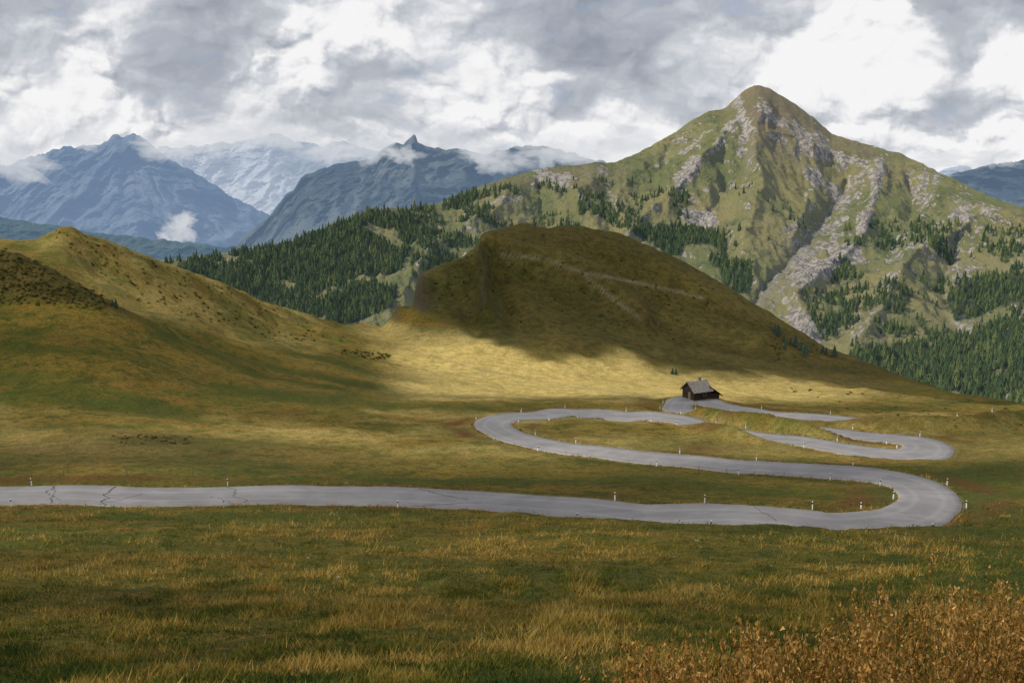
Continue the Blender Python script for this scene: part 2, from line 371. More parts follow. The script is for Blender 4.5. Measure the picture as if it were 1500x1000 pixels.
# ------------------------------------------------------------ box helper
def boxm(vs,fs,ms,c,s,mi,top=1.0,rot=0,sh=(0,0)):
    a=len(vs); cx,cy,cz=c; sx,sy,sz=s; co,si=math.cos(rot),math.sin(rot)
    for dz,k in ((0,1),(1,top)):
        for dx,dy in ((-1,-1),(1,-1),(1,1),(-1,1)):
            x=dx*sx/2*k+sh[0]*dz; y=dy*sy/2*k+sh[1]*dz
            vs.append((cx+x*co-y*si,cy+x*si+y*co,cz+dz*sz))
    for f in ((3,2,1,0),(4,5,6,7),(0,1,5,4),(1,2,6,5),(2,3,7,6),(3,0,4,7)):
        fs.append(tuple(a+i for i in f)); ms.append(mi)
M_white=simple('white_plastic',(.72,.72,.70),.5); M_black=simple('black_band',(.02,.02,.02),.5); M_refl=simple('reflector',(.5,.3,.1),.2)
vs,fs,ms=[],[],[]
boxm(vs,fs,ms,(0,0,-.3),(.13,.11,.95),0); boxm(vs,fs,ms,(0,0,.65),(.133,.113,.20),1); boxm(vs,fs,ms,(0,0,.85),(.13,.11,.12),0,top=.6,sh=(0,.015)); boxm(vs,fs,ms,(0,-.059,.70),(.06,.01,.1),2)
post0=mk_mesh('delineator_post',np.array(vs),np.array(fs),[M_white,M_black,M_refl],smooth=False,mi=ms)
pm=post0.data; bpy.data.objects.remove(post0)
rpx,_=proj(RC)
i0=int(np.argmin(np.abs(rpx-330)+(RC[:,1]>150)*1e4))
k=i0
while k-50>=0: k-=50
while k<len(RC)-60:
    step=50 if curv[k]<.02 else 30
    for sd in (-1,1):
        p=RC[k,:2]+NR[k]*(HW[k]+.55)*sd
        if abs(kd.find((p[0],p[1],0))[2])<HW[k]+.2: continue
        h=bvh2.ray_cast(Vector((p[0],p[1],100)),Vector((0,0,-1)))[0]
        if h and random.random()>.05:
            o=bpy.data.objects.new('delineator_post',pm); o.location=h; o.rotation_euler=(random.uniform(-.06,.06),random.uniform(-.06,.06),ang[k]+math.pi/2); scene.collection.objects.link(o)
    k+=step
M_wood=simple('weathered_wood',(.10,.075,.05),.9,(.2,.17,.13),6); M_wire=simple('wire',(.12,.11,.1),.5)
def fence(pix,spacing):
    P=[]
    for q in pix:
        h=hit(bvh2,*q)
        if h: P.append(h[:2])
    P=np.array(P); s=np.concatenate([[0],np.cumsum(np.hypot(*np.diff(P,axis=0).T))]); vs,fs,ms=[],[],[]; tops=[]
    for d in np.arange(0,s[-1],spacing):
        x,y=np.interp(d,s,P[:,0]),np.interp(d,s,P[:,1]); h=bvh2.ray_cast(Vector((x,y,100)),Vector((0,0,-1)))[0]
        boxm(vs,fs,ms,(x,y,h.z-.2),(.07,.07,1.2+random.uniform(-.1,.1)),0,.8,sh=(random.uniform(-.06,.06),0)); tops.append((x,y,h.z))
    for a,b in zip(tops[:-1],tops[1:]):
        for hz in (.45,.85):
            k=len(vs)
            for p in (a,b):
                vs.append((p[0],p[1],p[2]+hz)); vs.append((p[0],p[1],p[2]+hz+.012))
            fs.append((k,k+2,k+3,k+1)); ms.append(1)
    mk_mesh('wire_fence',np.array(vs),np.array(fs),[M_wood,M_wire],smooth=False,mi=ms)
fence([(0,700),(200,698),(400,700),(560,702),(700,708),(850,716),(1000,727),(1150,737)],4)
fence([(800,668),(900,681),(1000,692),(1100,699),(1200,706),(1290,722)],4)
# ------------------------------------------------------------ HUT
hp=hit(bvh2,1020,584)
hut=bpy.data.objects.new('wooden_hut',None); scene.collection.objects.link(hut); hut.location=(hp[0],hp[1],hp[2]-.15); hut.rotation_euler=(0,0,math.radians(28)); hut.empty_display_size=.5
M_dark=simple('dark_timber',(.022,.014,.010),.85,(.055,.04,.028),3); M_roof=simple('grey_shingle_roof',(.15,.135,.12),.8,(.30,.27,.25),2.5); M_stone=simple('rubble_stone',(.12,.11,.1),.9,(.28,.26,.23),2); M_glass=simple('window_glass',(.02,.025,.03),.1,spec=.5)
def part(name,vs,fs,mat):
    o=mk_mesh(name,np.array(vs,float),np.array(fs),mat,smooth=False); o.parent=hut; return o
L,Wd,hh,rh=5.4,5.0,2.3,2.2
vs,fs,ms=[],[],[]; boxm(vs,fs,ms,(0,0,-1),(L+.2,Wd+.2,1.5),0); part('stone_base',vs,fs,M_stone)
vs,fs,ms=[],[],[]
nlog=9
for i in range(nlog): boxm(vs,fs,ms,(0,0,.5+i*hh/nlog),(L-.02*(i%2),Wd-.02*(i%2),hh/nlog-.015),0)
for i in range(6):
    z=.5+hh+i*rh/6; w_=Wd*(1-(i+.9)/6)+.05
    if w_>.2: boxm(vs,fs,ms,(0,0,z),(L,w_,rh/6-.01),0)
part('log_walls',vs,fs,M_dark)
vs=[];fs=[]
ov=.5; zt=.5+hh+rh+.12
for sd in (-1,1):
    a=len(vs); ye=sd*(Wd/2+.6); ze=.5+hh-.35*rh/(Wd/2)*.6-.12
    n=8
    for k in range(n+1):
        x=-L/2-ov+(L+2*ov)*k/n
        sag=-.14*math.sin(math.pi*k/n)
        for (yy,zz) in ((0,zt+sag),(ye,ze+.12),(ye,ze),(0,zt+sag-.14)): vs.append((x,yy+0.003*sd,zz))
    for k in range(n):
        b=a+k*4
        for q in range(4): fs.append((b+q,b+(q+1)%4,b+4+(q+1)%4,b+4+q))
    fs.append((a,a+1,a+2,a+3)); fs.append((a+n*4+3,a+n*4+2,a+n*4+1,a+n*4))
part('roof',vs,fs,M_roof)
vs,fs,ms=[],[],[]; boxm(vs,fs,ms,(1.2,.5,3.6),(.6,.6,2.0),0); boxm(vs,fs,ms,(1.2,.5,5.6),(.75,.75,.12),0); part('chimney',vs,fs,M_stone)
vs,fs,ms=[],[],[]; boxm(vs,fs,ms,(-L/2-.03,-.6,.5),(.08,1.0,1.9),0); boxm(vs,fs,ms,(0.8,-Wd/2-.03,1.2),(1.2,.08,.95),0); part('door_and_frames',vs,fs,M_wood)
vs,fs,ms=[],[],[]; boxm(vs,fs,ms,(.8,-Wd/2-.08,1.28),(.95,.03,.75),0); boxm(vs,fs,ms,(-L/2-.05,1.2,1.5),(.04,.7,.7),0); part('windows',vs,fs,M_glass)
vs,fs,ms=[],[],[]; boxm(vs,fs,ms,(L/2+1.5,0,-.6),(2.9,Wd-.3,2.4),0); part('lean_to_walls',vs,fs,M_dark)
vs=[(L/2-.2,-Wd/2-.3,3.7),(L/2-.2,Wd/2+.3,3.7),(L/2+3.9,Wd/2+.3,.9),(L/2+3.9,-Wd/2-.3,.9)]; vs+=[(a,b,c-.14) for a,b,c in vs]
fs=[(0,3,2,1),(4,5,6,7),(0,1,5,4),(1,2,6,5),(2,3,7,6),(3,0,4,7)]; part('lean_to_roof',vs,fs,M_dark)
# ------------------------------------------------------------ MOUNTAIN
mc=[(-400,430,1400),(-100,410,1400),(100,392,1400),(250,380,1450),(330,373,1500),(400,363,1550),(450,346,1600),(500,320,1650),(540,307,1680),(600,304,1750),(640,298,1800),(700,276,1880),(745,260,1930),(790,247,1980),(830,243,2030),(870,240,2080),(900,236,2120),(930,225,2160),(960,210,2200),(985,195,2240),(1010,180,2270),(1040,161,2300),(1062,157,2320),(1088,133,2340),(1100,127,2347),(1112,124,2350),(1124,128,2348),(1138,135,2345),(1160,149,2330),(1190,172,2300),(1220,197,2270),(1250,206,2240),(1280,214,2210),(1320,226,2150),(1360,245,2090),(1400,263,2020),(1440,284,1950),(1500,303,1850),(1600,335,1700),(1800,400,1500),(2100,470,1300)]
mc=np.array(mc,float); mpx=np.arange(-400,2101,2.5)
cpy=gsm(np.interp(mpx,mc[:,0],mc[:,1]),1.3); cD=gsm(np.interp(mpx,mc[:,0],mc[:,2]),8)
cpy+=2.0*fbm(mpx/30,mpx*0,4,3)+1.6*fbm(mpx/8,mpx*0,3,4)
NR_=440; tt=np.linspace(0,1,NR_)[:,None]
bD=np.interp(mpx,[-400,600,1100,1500,2100],[800,850,1000,820,700])
MPY=700+(cpy-700)*tt**.9
MD=bD+(cD-bD)*(.25*tt+.75*tt**1.25)
MPX=np.broadcast_to(mpx,MPY.shape)
wob=8*fbm(MPX/30,MPY/30,3,51)
def feat(pts,w,amp):
    d=dpoly(MPX+wob,MPY+wob*.5,pts); return amp*np.exp(-(d/w))
edge=sst(1-tt,0,.07)
dD=0
for pts_,w_,a in [
 ([(1112,126),(1075,170),(1035,225),(1008,262),(960,300),(925,335)],24,-75),
 ([(1112,126),(1130,185),(1190,213),(1290,232),(1278,300),(1248,365),(1200,395),(1165,430),(1190,485)],22,-70),
 ([(870,240),(850,285),(875,330)],22,-60),([(1500,303),(1420,320),(1340,370),(1290,440),(1260,500)],30,-75),
 ([(760,255),(720,310),(650,340),(590,420)],26,-55),([(1112,126),(1105,220),(1120,280),(1090,340)],16,-45),([(930,228),(900,290),(920,330)],16,-40),([(1380,255),(1370,300),(1330,340)],14,-40),([(1180,290),(1160,350)],12,-35),
 ([(1100,190),(1078,255),(1040,310),(1000,350)],16,30),([(1240,265),(1215,310),(1175,360),(1130,415),(1105,455)],18,60),
 ([(790,262),(790,330)],16,40),([(985,210),(960,260)],14,35),([(1160,200),(1180,260),(1170,320)],16,25),([(1330,260),(1340,310),(1300,360)],20,50),([(1400,350),(1380,420),(1400,480)],26,60)]:
    dD=dD+feat(pts_,w_,a)
MD=MD+dD*edge
Mv=W(MPX,MPY,MD); x,y=Mv[...,0].copy(),Mv[...,1].copy()
wx=x+25*fbm(x/180,y/180,3,11)
rg=ridged(wx/95,y/330,5,21)-.5; rg2=ridged(wx/32,y/75,5,25,.62)-.5; rg3=ridged(wx/11,y/22,3,27,.6)-.5
Mv[...,2]+=(18*rg+12*rg2+4.5*rg3+10*fbm(x/200,y/200,4,12))*(.10+.90*edge)
mppx,mppy=proj(Mv)
gy=np.gradient(Mv[...,2],axis=0)/np.maximum(np.gradient(y,axis=0),1e-3); gx=(np.gradient(Mv[...,2],axis=1)/np.gradient(x,axis=1))
slope=np.hypot(gy,gx)
nn=fbm(x/60,y/60,4,41)
def zone(pts,w): return np.exp(-(dpoly(mppx+wob*.6,mppy+wob*.4,pts)/w)**2)
rockm=.48*sst(slope+.3*nn,.88,1.55)+.07+.10*sst(-mppy,-330,-200)*sst(mppx,900,1000)
for pts_,w_,a in [([(1290,240),(1280,290),(1262,330)],12,.85),([(1180,400),(1215,388),(1250,372)],19,1.),([(1165,465),(1200,490)],16,1.),([(1000,262),(1020,238)],13,.95),([(790,255),(830,268)],15,.75),
  ([(1070,180),(1050,215)],10,.7),([(1112,150),(1135,175),(1190,205)],10,.7),([(1005,318),(1040,320)],13,.9),([(640,350),(615,385)],8,.6),([(1190,260),(1230,290)],16,.65),([(1250,190),(1300,225)],6,.5),([(880,250),(900,300)],9,.55),([(1080,150),(1090,190),(1085,230)],10,.65),([(1180,215),(1290,250)],10,.65),([(1230,330),(1200,400)],13,.65),([(1150,440),(1170,475)],10,.7),([(1400,300),(1450,340)],8,.5),([(960,240),(985,225)],8,.5),([(1040,190),(1000,225)],8,.55),([(720,300),(760,290)],9,.5),([(850,285),(875,310)],9,.55),([(1190,300),(1150,350)],9,.5)]:
    rockm=np.maximum(rockm,a*zone(pts_,w_))
brownm=np.clip(sst(-mppy,-270,-165)*sst(mppx,1030,1130)*1.1+.5*zone([(740,265),(830,262),(900,255)],20)+.2*nn,0,1)
screem=zone([(1235,285),(1190,345),(1150,395),(1115,445)],4)*.85+.35*zone([(1240,300),(1170,390),(1140,440)],11)*sst(nn,-.1,.3)+.5*zone([(1100,210),(1090,260)],3)+.4*zone([(1150,205),(1180,250)],3)
def clump(x,y,s): return fbm(x/s,y/s,3,61)
forests=[([(240,385),(400,364),(480,337),(540,310),(600,312),(615,340),(590,385),(575,450),(500,480),(380,460),(300,420)],6500,-.30),
 ([(600,303),(700,280),(720,300),(690,335),(620,345)],260,.0),([(915,337),(1000,332),(1060,345),(1065,390),(1010,395),(960,360)],900,-.3),
 ([(1052,380),(1100,385),(1100,430),(1060,430)],240,-.5),([(840,262),(1010,270),(1010,335),(840,335)],300,.05),([(1235,520),(1330,505),(1510,478),(1510,600),(1400,600),(1300,565)],2600,-.45),
 ([(1240,330),(1400,320),(1510,330),(1510,480),(1330,505),(1200,480)],1200,.08),([(1370,410),(1510,400),(1510,480),(1400,470)],500,-.3),([(615,335),(730,350),(700,370),(590,430)],420,-.1),([(1170,430),(1240,420),(1260,520),(1210,510)],160,0.0),
 ([(640,290),(780,252),(930,335),(700,335)],350,.08),([(1080,260),(1200,320),(1120,400),(1060,350)],60,.1)]
woodm=np.zeros_like(x)
for pl,n,th in forests:
    if th<=-.3: woodm=np.maximum(woodm,inpoly(mppx,mppy,pl)*(.8*sst(clump(x,y,70),th-.1,th+.15)))
mount=mk_mesh('grassy_mountain',Mv,gridfaces(*x.shape),M_mount,dict(rock=rockm,brown=brownm,scree=np.clip(screem,0,1),wood=woodm))
mb=BVHTree.FromPolygons(Mv[::2,::2].reshape(-1,3).tolist(),gridfaces(*x[::2,::2].shape).tolist())
def conifer(seed,tiers=6,n=9):
    r=np.random.default_rng(seed); V=[];Fa=[]
    V+= [(.02,0,-.05),(-.01,.02,-.05),(-.01,-.02,-.05),(0,0,.9)]; Fa+=[(0,1,3),(1,2,3),(2,0,3)]
    for t in range(tiers):
        z0=.06+.78*t/tiers; z1=min(1.0,z0+.34-.02*t); R=.22*(1-t/tiers)**.85+.03
        a=len(V); V.append((0,0,z1)); ph=r.random()*6
        for k in range(n*2):
            an=ph+k*math.pi/n; rr=R*(r.uniform(.75,1.25) if k%2==0 else r.uniform(.35,.6)); V.append((rr*math.cos(an),rr*math.sin(an),z0+r.uniform(-.03,.03)+(.05 if k%2 else 0)))
        for k in range(n*2): Fa.append((a,a+1+k,a+1+(k+1)%(n*2)))
    return np.array(V),np.array(Fa)
TPL=[conifer(i,5,5) for i in range(5)]
M_con=tintmat('conifer_needles',[(0,(.022,.037,.017)),(.6,(.044,.070,.025)),(1,(.10,.115,.034))],em=(.010,.016,.018))  # weak emission on the needles paints distance haze
def scatter(name,P,Hh,tpl,mat,tint=None,wid=1.0):
    VV=[];FF=[];TT=[];off=0
    n=len(P); ty=rng.integers(0,len(tpl),n)
    for k,(v,f) in enumerate(tpl):
        ids=np.where(ty==k)[0]
        if not len(ids): continue
        an=rng.random(len(ids))*6.28; c,s_=np.cos(an)[:,None],np.sin(an)[:,None]; h=Hh[ids][:,None]; w=wid*rng.uniform(.8,1.25,len(ids))[:,None]
        x_=(v[:,0]*c-v[:,1]*s_)*h*w; y_=(v[:,0]*s_+v[:,1]*c)*h*w; z_=v[:,2]*h
        Q=np.stack([x_,y_,z_],-1)+P[ids][:,None,:]
        VV.append(Q.reshape(-1,3)); FF.append((f[None]+(np.arange(len(ids))*len(v))[:,None,None]+off).reshape(-1,f.shape[1])); off+=Q.shape[0]*Q.shape[1]
        t_=rng.random(len(ids)) if tint is None else tint[ids]
        TT.append((t_[:,None]+.0*v[:,2][None]).ravel())
    return mk_mesh(name,np.concatenate(VV),np.concatenate(FF),mat,dict(tint=np.concatenate(TT)),smooth=False)
TP=[]
for pl,n,th in forests:
    a=np.array(pl); got=0
    for _ in range(n*5):
        q=(random.uniform(a[:,0].min(),a[:,0].max()),random.uniform(a[:,1].min(),a[:,1].max()))
        if not inpoly(np.array(q[0]),np.array(q[1]),pl): continue
        h=hit(mb,*q)
        if h is None: continue
        if clump(np.array(h.x),np.array(h.y),70 if th<=-.3 else 45)<th+random.uniform(-.1,.1): continue
        TP.append(h[:]); got+=1
        if got>=n: break
TP=np.array(TP); scatter('conifer_forest',TP-np.array([0,0,.5]),rng.uniform(6,13,len(TP))*rng.choice([.8,1,1,1.3],len(TP)),TPL,M_con)
# ------------------------------------------------------------ far ranges, haze painted as blue base colour and emission
def rangem(name,sil,D0,D1,mat,seed,amp,basepy=430,rough=5,px0=-900,px1=2400,rows=240,step=3,ls=1.0):
    q=np.array(sil,float); px=np.arange(px0,px1,step)
    c=np.interp(px,q[:,0],q[:,1])+rough*(ridged(px/45,px*0+.3,4,seed)-.5)+rough*.8*fbm(px/14,px*0,5,seed+3,.6)
    t=np.linspace(0,1,rows)[:,None]; py=basepy+(c-basepy)*t; D=D0+(D1-D0)*t**1.1
    e=.06+.94*sst(1-t,0,.10); X0=(px-750)/F*D; Hh=(c-py)*-1/F*D*2.2
    wx_=X0+250*ls*fbm(X0/700/ls,Hh/500/ls,4,seed+31)
    D=D-amp*(ridged(wx_/(620*ls),(Hh+.35*X0)/(1500*ls),7,seed+5,.54)-.5)*e-amp*.25*(ridged(wx_/(200*ls),(Hh-.4*X0)/(300*ls),4,seed+8,.55)-.5)*e
    V=W(np.broadcast_to(px,py.shape),py,D); mk_mesh(name,V,gridfaces(*py.shape),mat)
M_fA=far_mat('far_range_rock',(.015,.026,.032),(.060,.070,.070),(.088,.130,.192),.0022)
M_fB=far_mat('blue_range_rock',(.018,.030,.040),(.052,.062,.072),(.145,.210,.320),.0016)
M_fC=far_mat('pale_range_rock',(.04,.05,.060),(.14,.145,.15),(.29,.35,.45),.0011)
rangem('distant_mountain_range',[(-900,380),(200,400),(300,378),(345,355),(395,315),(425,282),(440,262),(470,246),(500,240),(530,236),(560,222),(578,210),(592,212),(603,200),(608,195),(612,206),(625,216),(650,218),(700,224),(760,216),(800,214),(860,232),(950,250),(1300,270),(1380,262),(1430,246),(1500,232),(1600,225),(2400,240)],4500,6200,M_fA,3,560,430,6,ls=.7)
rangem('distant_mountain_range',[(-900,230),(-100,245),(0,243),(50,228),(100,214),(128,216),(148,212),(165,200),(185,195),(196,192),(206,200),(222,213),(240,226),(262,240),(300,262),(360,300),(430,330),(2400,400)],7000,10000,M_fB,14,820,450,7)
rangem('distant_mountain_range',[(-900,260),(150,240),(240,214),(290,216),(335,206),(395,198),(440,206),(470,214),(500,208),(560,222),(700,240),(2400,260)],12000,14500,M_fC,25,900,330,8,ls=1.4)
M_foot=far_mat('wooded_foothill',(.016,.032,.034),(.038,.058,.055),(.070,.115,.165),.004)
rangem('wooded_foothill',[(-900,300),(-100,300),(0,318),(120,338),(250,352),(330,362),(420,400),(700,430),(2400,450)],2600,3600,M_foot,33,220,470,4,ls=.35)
M_val=simple('valley_forest',(.03,.05,.06),1,(.05,.08,.08),.002,em=(.04,.065,.095))  # valley haze painted in as emission
mk_mesh('valley_floor',np.array([(-20000,300,-900),(20000,300,-900),(20000,11500,-900),(-20000,11500,-900)],float),np.array([(0,1,2,3)]),M_val)
# ------------------------------------------------------------ SKY backdrop with cumulus
sx=np.arange(-900,2401,1.7); sy=np.concatenate([np.arange(-420,-20,6.),np.arange(-20,262,1.6),np.arange(262,420,8.)])
SX,SY=np.meshgrid(sx,sy)
def warp(px,py):
    u,v=px/100.,py/100.*1.3
    return u+.34*fbm(u*1.0,v*1.0,3,201)+.12*fbm(u*4,v*4,6,204,.62), v+.28*fbm(u*1.0+9,v*1.0,3,202)+.11*fbm(u*4+4,v*4,6,205,.62)
def cheight(px,py):
    x_,y_=warp(px,py)
    return .60*worley(x_*1.2,y_*1.35,210)+.26*worley(x_*2.8+3,y_*3.1,220)+.10*worley(x_*6.5,y_*7+2,230)+.04*worley(x_*14,y_*15,240)
K=[(-60,60,.62),(50,25,.58),(40,130,.78),(110,195,.88),(30,200,.84),(150,60,.76),(240,85,.46),(330,40,.42),(300,150,.60),(420,100,.86),(470,45,.84),(560,25,.84),(640,15,.74),(560,110,.62),(640,140,.84),(735,110,.96),(740,175,.76),(560,170,.64),(760,30,.52),(860,60,.40),(960,100,.38),(990,30,.54),(870,150,.52),(1020,95,.68),(1080,40,.62),(1150,120,.90),(1205,95,1.0),(1300,60,.88),(1280,140,.94),(1400,30,.46),(1490,95,1.0),(1420,170,.62),(1240,170,.78),(1380,225,.94),(1480,200,.88),(900,205,.98),(820,225,.94),(300,195,.92),(450,185,.62),(390,215,.84),(1500,10,.40),(700,200,.78),(1600,60,.6),(-300,100,.5),(-500,200,.75),(1800,150,.8),(2100,60,.5),(600,-100,.5),(1000,-120,.6),(200,-100,.6),(1400,-100,.5)]
wx0,wy0=warp(SX,SY); X_=wx0*100; Y_=wy0*100/1.3
num=0;den=1e-4
for a,b_,k in K:
    w_=np.exp(-(((X_-a)/50)**2+((Y_-b_)/35)**2)); num=num+w_*k; den=den+w_
b0=(num+1e-4*.62)/den
h0=cheight(SX,SY); h1=cheight(SX-10,SY-13); h2=cheight(SX-3.5,SY-4.5)
emb=(h0-h1)*.50+(h0-h2)*.42
soft=fbm(wx0*1.1,wy0*1.6,6,231,.52)
puf=sst(b0+.25*soft,.52,.80)
crisp=sst(fbm(wx0*.8+4,wy0*.9,2,236),-.15,.35)
Lm=b0+.02+emb*(.28+.80*puf*(.35+.65*crisp))+.26*soft*(1-.35*puf)+(h0-.62)*(.08+.16*puf)
Lm=np.clip(Lm,.16,1.05)
lo=np.array([.235,.262,.320]); md=np.array([.50,.53,.585]); hi_=np.array([.92,.915,.92])
t1=np.clip((Lm-.2)/.4,0,1)[...,None]; t2=sst(Lm,.54,.98)[...,None]
skc=lo+(md-lo)*t1+(hi_-md)*t2
blue=(sst(-soft,.36,.55)*(1-puf)*.3)[...,None]; skc=skc*(1-blue)+np.array([.36,.46,.62])*blue
SV=raydir(SX,SY); SV=np.stack([SV[0]*np.ones_like(SX),SV[1],SV[2]],-1); SV=SV/np.linalg.norm(SV,axis=-1,keepdims=True)*42000
b=NB('cloudy_sky'); a_=b.n('ShaderNodeAttribute',attribute_name='Col'); e_=b.n('ShaderNodeEmission'); b.l(a_.outputs['Color'],e_.inputs[0]); e_.inputs[1].default_value=1.0; b.l(e_.outputs[0],b.o.inputs[0]); b.m.cycles.emission_sampling='NONE'
mk_mesh('sky',SV,gridfaces(*SX.shape),b.m,col=np.concatenate([skc,np.ones(skc.shape[:2]+(1,))],-1))
# ------------------------------------------------------------ grass tufts
M_bl=tintmat('grass_blades',[(0,(.038,.064,.011)),(.30,(.100,.118,.018)),(.58,(.26,.185,.032)),(.82,(.43,.29,.075)),(.86,(.24,.10,.035)),(1,(.20,.075,.03))])
NP=85000; P=[]; DR=[]
qx=rng.uniform(-140,1640,NP); qy=735+(1075-735)*rng.random(NP)**.8
for a,b_ in zip(qx,qy):
    h=hit(bvh2,a,b_)
    if h is None: continue
    i_=kd.find((h.x,h.y,0))
    if i_[2]<HW[i_[1]]+.12: continue
    P.append(h[:]); DR.append(i_[2]-HW[i_[1]])
for i in range(0,len(RC),1):
    if RC[i,1]>260: continue
    for sd in (-1,1):
        for _ in range(3):
            p=RC[i,:2]+NR[i]*sd*(HW[i]+abs(random.gauss(0,.35))+.10)+T[i]*random.uniform(-.3,.3)
            if kd.find((p[0],p[1],0))[2]<HW[i]-.1: continue
            h=bvh2.ray_cast(Vector((p[0],p[1],100)),Vector((0,0,-1)))[0]
            if h is not None and random.random()<.5+.6*math.sin(i*.07)*math.sin(i*.023): P.append(h[:]); DR.append(.3)
P=np.array(P); DR=np.array(DR)
tus=fbm(P[:,0]/1.5,P[:,1]/1.5,3,95)
keep=(rng.random(len(P))<np.clip(.75+1.3*tus,.15,1)); P=P[keep]; tus=tus[keep]; DR=DR[keep]; n=len(P); B=7
patch=.36+.95*fbm(P[:,0]/8,P[:,1]/8,4,91)+.95*fbm(P[:,0]/2.0,P[:,1]/2.0,3,92)
Dd=P[:,1]; hgt=(.08+.14*rng.random(n))*(.6+.9*np.clip(patch,0,1)+1.3*np.clip(tus,0,1))*(.75+np.minimum(Dd,130)/170)
spr=np.where(DR<.5,.12,.08+Dd/420)
bo=np.zeros((n,B,3)); bo[...,:2]=rng.normal(0,1,(n,B,2))*spr[:,None,None]
p0=P[:,None]+bo; p0[...,2]-=.03
an=rng.random((n,B))*6.28; wv=(.007+Dd/8000)[:,None]*rng.uniform(.7,1.8,(n,B)); hv=hgt[:,None]*rng.uniform(.4,1.4,(n,B))
wd=np.stack([np.cos(an)*wv,np.sin(an)*wv,0*an],-1)
la=rng.random((n,B))*6.28; ln=hv*rng.uniform(.2,1.1,(n,B)); tip=np.stack([np.cos(la)*ln,np.sin(la)*ln,hv],-1)
V=np.stack([p0-wd,p0+wd,p0+tip],2).reshape(-1,3); Fa=np.arange(len(V)).reshape(-1,3)
tv=np.clip(patch[:,None]+rng.normal(0,.15,(n,B)),0,.82)
rb=(rng.random((n,B))<(np.exp(-((DR-2.2)/2.2)**2)*np.clip(.6+1.6*fbm(P[:,0]/12,P[:,1]/12,3,77),0,.9))[:,None])
tv=np.where(rb,.9+.1*rng.random((n,B)),tv)
mk_mesh('meadow_grass',V,Fa,M_bl,dict(tint=np.repeat(tv.ravel(),3)),smooth=False)
# ------------------------------------------------------------ dry plants
M_dry=tintmat('dry_seed_heads',[(0,(.09,.095,.02)),(.35,(.25,.135,.03)),(.7,(.42,.22,.055)),(1,(.60,.40,.16))])
VV=[];TT=[]
cntp=0
for _ in range(12000):
    a=random.uniform(900,1750); b_=random.uniform(930,1170)
    lim=np.interp(a,[900,1050,1200,1350,1500,1750],[1085,1050,1025,985,958,935])+random.gauss(0,10)
    if b_<lim: continue
    cl=float(fbm(np.array(a/45),np.array(b_/30),2,8))
    if cl<-.14: continue
    h=hit(bvh2,a,b_)
    if h is None: continue
    cntp+=1
    if cntp>1500: break
    H=random.uniform(.75,1.5)*(.75+.42*min(1,max(0,(a-950)/400)))*(1+.5*max(0,cl)); lean=np.array([random.gauss(0,.14),random.gauss(0,.14),0]); base_=np.array(h[:]); t0=random.random()*.5
    def sp(t): return base_+np.array([0,0,H*t])+lean*H*t*t
    nst=random.choice([1,1,2,3])
    for st in range(nst):
        off=np.array([random.gauss(0,.12),random.gauss(0,.12),0])*(st>0); hf=1-.25*st*random.random()
        for k in range(4):
            q0,q1=base_+(sp(k/4)-base_)*hf+off*k/4,base_+(sp((k+1)/4)-base_)*hf+off*(k+1)/4; w_=.007
            VV+= [q0-[w_,0,0],q0+[w_,0,0],q1]; TT+=[t0]*3
        ns=44
        tpos=.45+.57*rng.random(ns)
        c=np.stack([base_+(sp(t)-base_)*hf+off*t for t in tpos]); r=.045*(1.15-tpos)/.6+.006
        c[:,:2]+=rng.normal(0,1,(ns,2))*r[:,None]*.7
        d1=rng.normal(0,1,(ns,3))*.010; d2=rng.normal(0,1,(ns,3))*.010+[0,0,.022]
        tri=np.stack([c-d1,c+d1,c+d2*1.5],1).reshape(-1,3); VV+=list(tri); TT+=list(np.repeat(np.clip(t0+.1+rng.normal(.15,.22,ns),0,1),3))
    for k in range(7):
        t=random.uniform(.05,.5); q=sp(t); an_=random.random()*6.28; L_=random.uniform(.08,.22); d=np.array([math.cos(an_)*L_,math.sin(an_)*L_,random.uniform(-.02,.12)]); w2=np.array([-math.sin(an_),math.cos(an_),0])*.013
        VV+=[q,q+d*.5+w2,q+d]; TT+=[max(0,t0-.2)]*3; VV+=[q,q+d,q+d*.5-w2]; TT+=[max(0,t0-.2)]*3
VV=np.array(VV); mk_mesh('dry_weeds',VV,np.arange(len(VV)).reshape(-1,3),M_dry,dict(tint=np.array(TT)),smooth=False)
